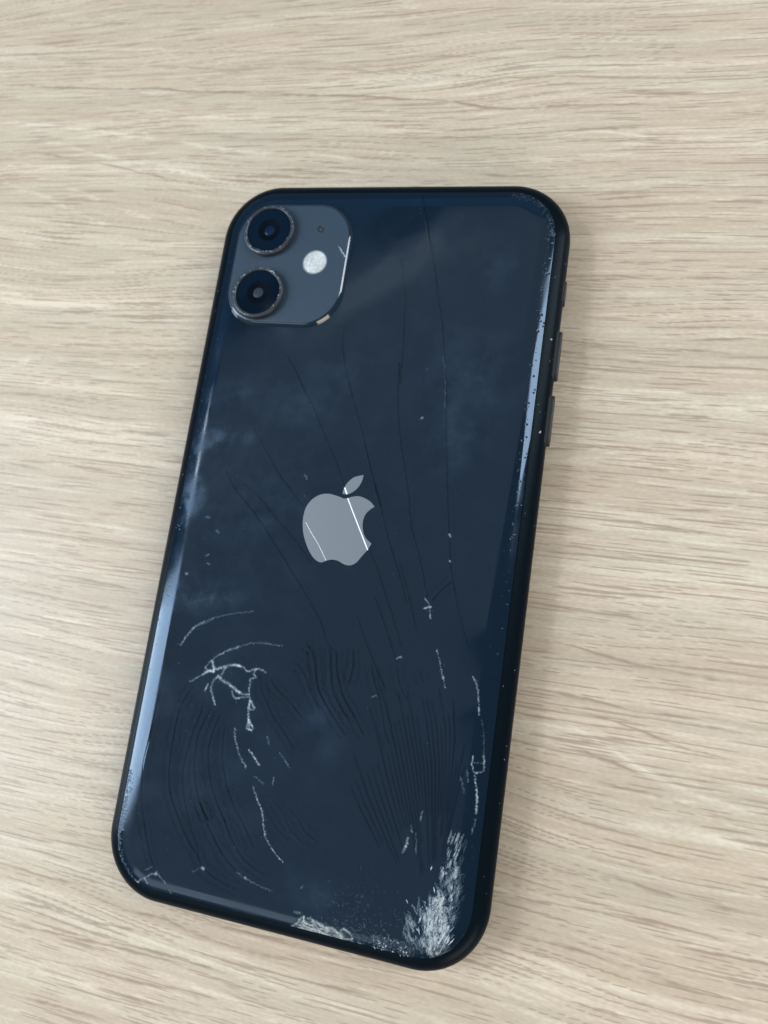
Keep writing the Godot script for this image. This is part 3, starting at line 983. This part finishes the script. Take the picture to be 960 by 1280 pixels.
	["w", 0.16, 0.30, [32.51,-31.08,33.23,-33.14,33.77,-37.38]],
	["w", 0.18, 0.70, [22.87,-20.07,23.73,-21.99,24.67,-24.57,25.39,-26.48]],
	["w", 0.36, 0.80, [22.82,-20.03,22.96,-20.17]],
	["w", 0.34, 0.70, [24.59,-24.54,24.86,-24.77]],
	["w", 0.24, 0.60, [19.43,-10.87,20.43,-12.30,20.89,-14.42]],
	["w", 0.30, 0.60, [19.38,-12.76,20.74,-12.26]],
	["w", 0.30, 0.70, [22.32,1.67,22.54,1.21]],
	["w", 0.30, 0.70, [23.01,-3.34,23.13,-3.55]],
	["w", 0.24, 0.50, [15.69,-22.58,16.58,-22.14]],
	["w", 0.24, 0.45, [24.26,-48.22,24.00,-49.87]],
	["w", 0.24, 0.60, [22.59,-51.06,22.87,-52.14]],
	["w", 0.40, 0.60, [22.29,-53.17,22.21,-54.32,21.69,-55.79]],
	["w", 0.20, 0.50, [23.61,-52.22,24.09,-55.52]],
	["w", 0.20, 0.35, [31.22,-40.02,31.60,-42.01]],
	["w", 0.30, 0.25, [30.20,-41.36,31.11,-43.70]],
	["w", 0.40, 0.50, [13.61,23.65,14.00,24.02]],
	["w", 0.20, 0.30, [13.37,33.60,13.49,33.95]],
	["w", 0.24, 0.40, [11.93,-30.27,12.74,-29.87]],
	["w", 0.24, 0.40, [15.96,-22.48,16.65,-22.23]],
	["w", 0.24, 0.30, [-8.37,10.39,-7.70,9.60]],
	["w", 0.35, 0.30, [-28.09,-0.40,-27.51,-0.45]],
	["w", 0.35, 0.30, [-25.29,-3.05,-24.89,-3.18]],
	["w", 0.30, 0.40, [-26.70,-8.21,-26.18,-7.97]],
	["w", 0.30, 0.40, [-26.03,-9.67,-25.52,-9.95]],
	["w", 0.30, 0.40, [-30.38,-12.32,-29.99,-12.37]],
	["w", 0.36, 0.55, [3.11,-72.82,4.07,-71.81,5.38,-70.32,5.44,-71.30]],
	["w", 0.36, 0.55, [6.71,-70.22,9.33,-71.20,11.30,-71.15,12.85,-72.55]],
	["w", 0.36, 0.55, [12.85,-72.55,14.74,-72.11,13.90,-70.94,12.78,-70.81,12.49,-71.66]],
	["w", 0.36, 0.55, [3.36,-72.96,6.46,-72.65,9.22,-73.19,11.01,-73.36,14.83,-72.67]],
	["w", 0.36, 0.55, [4.10,-72.00,7.04,-72.12,9.80,-72.67,12.67,-72.78]],
	["w", 0.36, 0.55, [5.33,-71.32,7.65,-71.78,10.31,-71.77]],
	["w", 0.36, 0.55, [6.99,-70.55,7.22,-70.60]],
	["w", 0.36, 0.55, [15.90,-72.61,16.23,-72.63]],
	["w", 0.36, 0.55, [19.15,-72.82,20.85,-72.80]],
	["w", 0.36, 0.55, [4.63,-69.89,3.49,-69.85]],
	["r", 0.30, 0.76, [17.53,-55.96,15.16,-52.95,12.76,-49.89,10.56,-46.62]],
	["r", 0.30, 0.54, [18.11,-55.36,15.84,-52.20,13.53,-48.99,11.41,-45.59]],
	["r", 0.30, 0.69, [21.00,-57.89,18.70,-54.76,16.52,-51.46,14.31,-48.09,12.26,-44.56,10.19,-40.96]],
	["r", 0.30, 0.59, [21.46,-57.47,19.29,-54.16,17.19,-50.71,15.08,-47.20,13.11,-43.53]],
	["r", 0.30, 0.77, [19.88,-53.56,17.87,-49.97,15.85,-46.30,13.96,-42.50]],
	["r", 0.30, 0.74, [22.37,-56.62,20.47,-52.97,18.55,-49.22,16.62,-45.41,14.81,-41.47]],
	["r", 0.30, 0.89, [21.05,-52.37,19.23,-48.48,17.39,-44.52,15.65,-40.44,13.89,-36.30,11.81,-32.22]],
	["r", 0.30, 0.68, [21.57,-51.85,19.84,-47.87,18.10,-43.82,16.42,-39.67]],
	["r", 0.30, 0.96, [22.01,-51.42,20.38,-47.40,18.74,-43.31,17.11,-39.14]],
	["r", 0.30, 0.80, [23.90,-55.00,22.45,-50.98,20.92,-46.93,19.38,-42.81,17.80,-38.62,16.17,-34.38,14.30,-30.17,12.19,-25.97]],
	["r", 0.30, 0.97, [25.55,-58.61,24.24,-54.60,22.89,-50.54,21.46,-46.45,20.01,-42.30,18.48,-38.10,16.90,-33.85]],
	["r", 0.30, 0.57, [25.79,-58.25,24.57,-54.20,23.34,-50.11,22.00,-45.98,20.65,-41.79,19.17,-37.58,17.62,-33.31]],
	["r", 0.30, 0.75, [24.91,-53.81,23.78,-49.68,22.54,-45.51,21.29,-41.29,19.85,-37.06,18.35,-32.78,16.70,-28.49]],
	["r", 0.30, 0.98, [24.22,-49.24,23.08,-45.04,21.92,-40.79,20.53,-36.54,19.07,-32.25]],
	["r", 0.30, 0.61, [24.69,-49.10,23.68,-44.96,22.65,-40.76,21.36,-36.58,20.00,-32.36,18.44,-28.14]],
	["r", 0.30, 0.82, [26.72,-57.02,25.95,-53.01,25.17,-48.96,24.28,-44.87,23.38,-40.74,22.18,-36.63,20.92,-32.47]],
	["r", 0.30, 0.79, [25.64,-48.81,24.88,-44.79,24.11,-40.72,23.01,-36.67]],
	["r", 0.30, 0.96, [27.18,-56.51,26.65,-52.61,26.11,-48.67,25.48,-44.71,24.83,-40.70,23.83,-36.72,22.77,-32.70,21.28,-28.76]],
	["r", 0.30, 0.84, [27.41,-56.26,27.00,-52.41,26.58,-48.53,26.07,-44.62,25.56,-40.67,24.64,-36.76,23.68,-32.81,22.21,-28.97]],
	["r", 0.30, 0.61, [27.64,-56.00,27.35,-52.21,27.05,-48.39,26.67,-44.54,26.28,-40.65,25.46,-36.80,24.59,-32.92,23.15,-29.17]],
	["r", 0.30, 0.89, [27.47,-48.35,27.20,-44.59,26.92,-40.78,26.24,-37.02,25.52,-33.22]],
	["r", 0.30, 0.73, [27.96,-52.05,27.83,-48.42,27.66,-44.76,27.49,-41.07,26.98,-37.42,26.45,-33.73,25.38,-30.15,24.17,-26.57]],
	["r", 0.30, 0.59, [28.25,-52.01,28.20,-48.48,28.12,-44.94,28.06,-41.36,27.73,-37.81,27.39,-34.22,26.55,-30.73]],
	["r", 0.30, 0.98, [28.56,-48.55,28.58,-45.11,28.63,-41.65,28.47,-38.20,28.31,-34.72,27.71,-31.31,26.99,-27.88]],
	["r", 0.30, 0.69, [28.75,-55.20,28.84,-51.92,28.92,-48.61,29.04,-45.28,29.19,-41.93,29.21,-38.59]],
	["r", 0.30, 0.52, [29.13,-51.88,29.28,-48.68,29.50,-45.46,29.75,-42.22,29.95,-38.97,30.16,-35.71]],
	["r", 0.30, 0.77, [29.19,-54.91,29.42,-51.83,29.64,-48.74,29.96,-45.63,30.31,-42.50,30.68,-39.36]],
]
const LOGO := {
	"body": [0.56,6.34,-1.07,6.78,-2.84,7.00,-4.52,6.62,-6.06,5.46,-7.03,3.68,-7.23,1.53,-6.82,-0.85,-5.99,-2.87,-4.77,-4.82,-3.44,-6.16,-2.10,-6.65,-0.94,-6.15,0.09,-5.85,1.34,-5.94,2.65,-6.46,3.89,-6.51,5.00,-5.88,5.99,-4.45,6.85,-3.17,7.49,-1.84],
	"bite": [7.49,-1.84,6.19,-0.89,5.39,0.50,5.11,2.25,5.45,3.77,6.22,4.75,7.00,5.37],
	"top": [7.00,5.37,6.14,6.18,4.98,6.78,3.54,7.12,2.18,6.89,1.31,6.53,0.56,6.34],
	"leaf_left": [0.09,7.29,0.15,7.90,0.44,9.00,1.19,10.13,2.16,10.92,3.78,11.44],
	"leaf_right": [3.78,11.44,3.66,10.21,3.10,8.89,2.18,7.89,1.18,7.31,0.09,7.29],
	"line_a": [0.36,8.53,1.03,7.29],
	"line_b": [1.31,6.50,4.10,1.69,6.94,-3.16],
	"line_c": [-6.54,0.85,-4.91,-1.24,-3.35,-3.02,-1.10,-6.17],
}
const VEINS := [
	["d", 0.9, 0.9, [-115.5,109.1,-102.7,108.5,-87.8,107.2,-66.7,106.1,-52.1,104.8,-33.9,103.2,-18.6,102.2,-7.8,101.1,1.7,100.2,11.0,99.0,19.1,97.7,25.2,97.3,32.8,97.5,41.9,97.4,53.2,97.0]],
	["l", 1.6, 0.9, [-112.7,98.9,-93.6,96.6,-77.8,94.5,-61.4,91.8,-45.8,89.3,-36.1,87.5,-25.1,87.8,-13.1,86.1,-5.4,84.9]],
	["d", 0.8, 0.7, [-110.7,91.3,-95.3,88.7,-79.2,85.7,-61.5,82.2,-46.0,79.4]],
	["l", 1.8, 0.9, [-98.7,92.8,-79.8,88.4,-62.1,84.8,-50.7,82.0,-37.6,78.8]],
	["l", 1.6, 0.8, [-109.2,85.6,-96.1,82.6,-83.2,78.0,-67.2,72.6,-49.9,67.5]],
	["l", 1.2, 0.7, [-107.9,81.0,-97.4,78.1,-81.9,72.6,-65.9,66.9]],
	["b", 4.0, 0.6, [-113.9,103.1,-88.4,99.8,-67.0,96.9,-46.4,92.5,-31.5,90.0]],
	["d", 0.7, 0.6, [-116.8,113.9,-91.8,113.8,-68.1,112.5,-52.2,110.9,-35.2,110.4,-19.7,108.9,-8.8,107.5]],
	["d", 0.6, 0.5, [-118.1,118.8,-80.6,117.0,-46.6,115.2,-9.6,112.8]],
	["l", 1.0, 0.6, [-118.9,121.9,-93.1,119.1,-63.3,116.5,-36.1,115.7,-9.7,113.6]],
	["d", 0.6, 0.5, [-120.5,127.9,-101.3,127.4,-82.6,125.7,-48.6,125.3,-11.0,122.1]],
	["l", 1.0, 0.6, [-91.1,101.1,-71.2,100.9,-54.0,98.1,-32.6,96.3,-6.9,95.0]],
	["d", 0.8, 0.7, [-8.9,107.8,5.5,106.0,16.4,105.3,36.3,104.3,64.3,103.1]],
	["d", 0.6, 0.6, [-9.5,112.0,14.0,110.4,34.1,109.5,48.9,109.1]],
	["d", 0.8, 0.8, [-6.3,90.9,12.1,90.7,27.8,90.0,31.9,91.2,42.5,92.0,53.6,91.8]],
	["d", 0.6, 0.7, [31.2,89.5,47.6,89.1,61.6,88.5,73.5,88.2]],
	["l", 1.2, 0.9, [29.4,90.3,40.9,91.1,53.8,89.8,73.5,88.7]],
	["d", 0.7, 0.7, [13.2,81.8,26.3,81.1,40.3,81.7,54.5,81.7]],
	["d", 0.6, 0.6, [43.2,84.6,73.8,83.3]],
	["d", 0.7, 0.7, [50.1,79.0,74.2,77.8]],
	["l", 1.4, 0.8, [-5.4,85.4,13.0,83.7,30.3,82.9,46.5,83.2]],
	["b", 4.0, 0.5, [-6.3,90.9,5.1,88.7,16.9,87.4,34.1,86.1]],
	["l", 1.2, 0.7, [41.8,98.6,57.0,98.4,73.0,96.2]],
	["d", 0.8, 0.7, [13.6,99.2,26.6,100.6,35.0,101.2,46.4,101.7]],
	["d", 0.7, 0.7, [34.4,62.3,49.4,61.7,63.5,61.5]],
	["d", 0.7, 0.7, [39.9,58.8,59.1,58.5,75.4,58.9]],
	["d", 0.7, 0.7, [38.0,52.8,46.9,52.5,57.7,53.2]],
	["d", 0.7, 0.7, [41.3,44.8,58.6,43.6,76.5,43.2]],
	["d", 0.7, 0.7, [39.3,41.0,51.3,41.1,62.5,40.7]],
	["d", 0.7, 0.7, [38.8,36.2,48.3,37.6]],
	["d", 0.7, 0.7, [39.8,32.1,55.9,32.2,68.5,32.7,77.1,33.2]],
	["d", 0.7, 0.7, [47.7,30.1,59.7,30.5,77.3,29.6]],
	["d", 0.7, 0.7, [38.9,22.8,52.1,23.4,62.1,23.2]],
	["d", 0.7, 0.7, [43.9,20.2,57.0,19.8,69.4,19.7,78.0,19.6]],
	["d", 0.7, 0.7, [39.0,16.7,50.4,16.5,57.3,16.4]],
	["d", 0.7, 0.7, [40.1,11.8,49.5,11.7,63.9,11.8]],
	["d", 0.7, 0.7, [40.4,8.8,55.3,8.9,67.7,8.4,78.7,8.2]],
	["d", 0.7, 0.7, [39.1,3.3,50.4,3.1,58.5,2.6]],
	["d", 0.7, 0.7, [55.5,47.0,61.0,46.8]],
	["d", 0.7, 0.7, [54.9,12.3,61.2,12.5,74.6,12.9]],
	["l", 1.8, 0.6, [42.0,61.9,54.1,61.8]],
	["l", 1.8, 0.6, [46.7,54.7,59.4,55.3]],
	["l", 1.8, 0.6, [61.0,47.3,76.2,47.0]],
	["l", 1.8, 0.6, [42.4,34.4,56.7,33.3]],
	["l", 1.8, 0.6, [55.8,33.2,77.2,32.2]],
	["l", 1.8, 0.6, [60.9,16.3,78.2,16.1]],
	["l", 1.8, 0.6, [52.7,26.9,70.7,26.4]],
	["d", 0.9, 0.7, [38.5,-8.7,48.6,-8.7,63.4,-9.0,79.8,-8.3]],
	["d", 0.9, 0.7, [37.9,-15.3,46.0,-15.5,57.8,-17.1,69.0,-17.3,80.4,-17.4]],
	["d", 0.9, 0.7, [37.6,-24.5,50.2,-24.8,66.1,-26.1,80.9,-26.0]],
	["d", 0.9, 0.7, [41.2,-26.6,53.7,-27.5,66.4,-30.1,78.4,-31.1]],
	["d", 0.9, 0.7, [38.5,-32.4,49.1,-32.2,59.2,-31.7]],
	["d", 0.9, 0.7, [46.6,-33.0,56.4,-34.8,62.1,-36.6]],
	["d", 0.9, 0.7, [51.7,-38.5,62.3,-39.0,70.9,-40.4]],
	["d", 0.9, 0.7, [38.2,-51.3,48.0,-51.8,58.0,-52.2,68.3,-52.7]],
	["d", 0.9, 0.7, [43.9,-55.8,59.5,-54.3,69.7,-55.1,82.8,-55.1]],
	["d", 0.9, 0.7, [38.2,-62.0,50.8,-60.4,67.8,-60.2,83.2,-60.9]],
	["d", 0.9, 0.7, [38.8,-67.4,54.7,-67.3,68.5,-68.7,83.7,-69.2]],
	["d", 0.9, 0.7, [39.5,-72.7,52.1,-72.4,64.3,-73.5]],
	["d", 0.9, 0.7, [70.9,-40.4,81.9,-41.3]],
	["d", 0.9, 0.7, [59.0,-16.6,71.5,-17.9,80.4,-17.7]],
	["l", 1.6, 0.8, [44.8,-28.7,54.2,-32.3,63.9,-36.2,70.7,-38.0,81.8,-38.9]],
	["l", 1.6, 0.8, [47.6,-30.8,55.9,-37.1]],
	["l", 1.6, 0.8, [63.9,-35.6,73.0,-37.0,81.7,-38.3]],
	["l", 1.6, 0.8, [67.6,-44.1,82.2,-44.8]],
	["l", 1.6, 0.8, [62.4,-39.6,73.2,-39.4]],
	["b", 6.0, 0.7, [42.7,-16.3,56.0,-17.7,69.1,-18.3,80.5,-19.0]],
	["b", 6.0, 0.5, [51.3,-34.7,60.9,-36.8,70.5,-35.0,81.6,-36.6]],
	["b", 5.0, 0.5, [38.7,-66.2,57.6,-66.6,75.2,-66.5]],
	["d", 0.9, 0.7, [-98.0,44.0,-80.4,45.9,-61.4,46.2,-43.4,46.2]],
	["d", 0.9, 0.7, [-96.3,37.6,-78.4,38.0,-57.2,38.3]],
	["d", 0.9, 0.7, [-71.8,28.6,-64.2,29.1]],
	["d", 0.9, 0.7, [-81.9,17.1,-62.4,17.9,-42.4,18.3]],
	["d", 0.9, 0.7, [-73.7,8.7,-60.3,8.8,-50.3,7.5,-41.5,6.9]],
	["d", 0.9, 0.7, [-84.3,-7.3,-67.2,-7.2,-51.0,-7.2,-41.6,-7.1]],
	["d", 0.9, 0.7, [-82.0,-15.8,-71.7,-16.0,-54.4,-16.7,-43.3,-17.3]],
	["d", 0.9, 0.7, [-76.0,4.0,-55.3,4.5]],
	["d", 0.9, 0.7, [-88.6,8.9,-74.1,6.8]],
	["d", 0.9, 0.7, [-64.5,-1.5,-49.3,-0.6]],
	["d", 0.9, 0.7, [-80.7,-20.7,-63.7,-21.4,-44.6,-21.6]],
	["d", 0.9, 0.7, [-61.4,61.3,-52.3,61.5]],
	["d", 0.9, 0.7, [-93.1,25.7,-78.7,25.1,-66.5,24.3]],
	["l", 2.4, 0.7, [-95.2,33.6,-81.1,34.7,-66.2,34.0,-53.8,34.3]],
	["l", 2.4, 0.7, [-99.3,48.9,-80.9,48.3,-65.2,48.1]],
	["l", 2.4, 0.7, [-91.4,19.5,-73.8,19.3,-58.8,20.0,-44.5,20.7]],
	["l", 2.4, 0.7, [-64.1,-2.9,-47.7,-4.3]],
	["l", 2.4, 0.7, [-89.8,13.4,-68.5,15.1]],
	["l", 2.4, 0.7, [-79.2,-26.2,-54.8,-25.0,-43.3,-24.1]],
	["l", 2.4, 0.7, [-85.2,-3.7,-64.8,-3.7]],
	["l", 2.0, 0.8, [-100.8,64.9,-93.9,63.7,-89.8,62.1]],
	["b", 8.0, 0.5, [-81.2,-18.6,-64.2,-19.3,-46.3,-21.1]],
	["b", 5.0, 0.5, [-101.3,56.4,-74.0,56.2,-48.5,55.3]],
	["d", 0.9, 0.8, [-67.1,-71.4,-54.0,-71.2,-41.7,-69.9]],
	["d", 0.9, 0.8, [-65.3,-78.0,-53.3,-77.9,-40.8,-77.9]],
	["d", 0.9, 0.8, [-63.7,-84.1,-48.0,-83.7,-34.8,-83.8,-18.7,-83.5]],
	["d", 0.9, 0.8, [-62.5,-88.6,-47.0,-87.8,-31.3,-87.2,-16.3,-86.9]],
	["d", 0.9, 0.8, [-59.8,-87.2,-43.4,-86.9,-23.4,-86.4,-7.9,-86.4]],
	["d", 0.9, 0.8, [-61.1,-93.7,-41.9,-93.1,-23.8,-92.4,-6.8,-91.8]],
	["d", 0.9, 0.8, [-36.7,-95.5,-23.2,-95.2,-6.3,-94.5]],
	["d", 0.9, 0.8, [-58.9,-101.7,-44.6,-101.2,-30.9,-100.7]],
	["d", 0.9, 0.8, [-19.6,-78.9,-1.0,-78.3,19.6,-78.4]],
	["d", 0.9, 0.8, [-21.7,-81.6,-5.4,-81.5,7.6,-81.2]],
	["d", 0.9, 0.8, [-11.6,-84.4,4.8,-84.0,20.4,-83.6]],
	["d", 0.9, 0.8, [-40.2,-80.5,-24.7,-80.0,-19.2,-81.0]],
	["l", 1.6, 0.7, [-64.5,-81.0,-48.7,-80.8,-35.3,-81.7]],
	["l", 1.6, 0.7, [-60.5,-95.9,-41.2,-95.9,-29.1,-96.6]],
	["l", 1.6, 0.7, [-28.8,-89.9,-7.2,-89.8]],
	["l", 1.6, 0.7, [-4.3,-87.6,20.8,-86.2]],
]
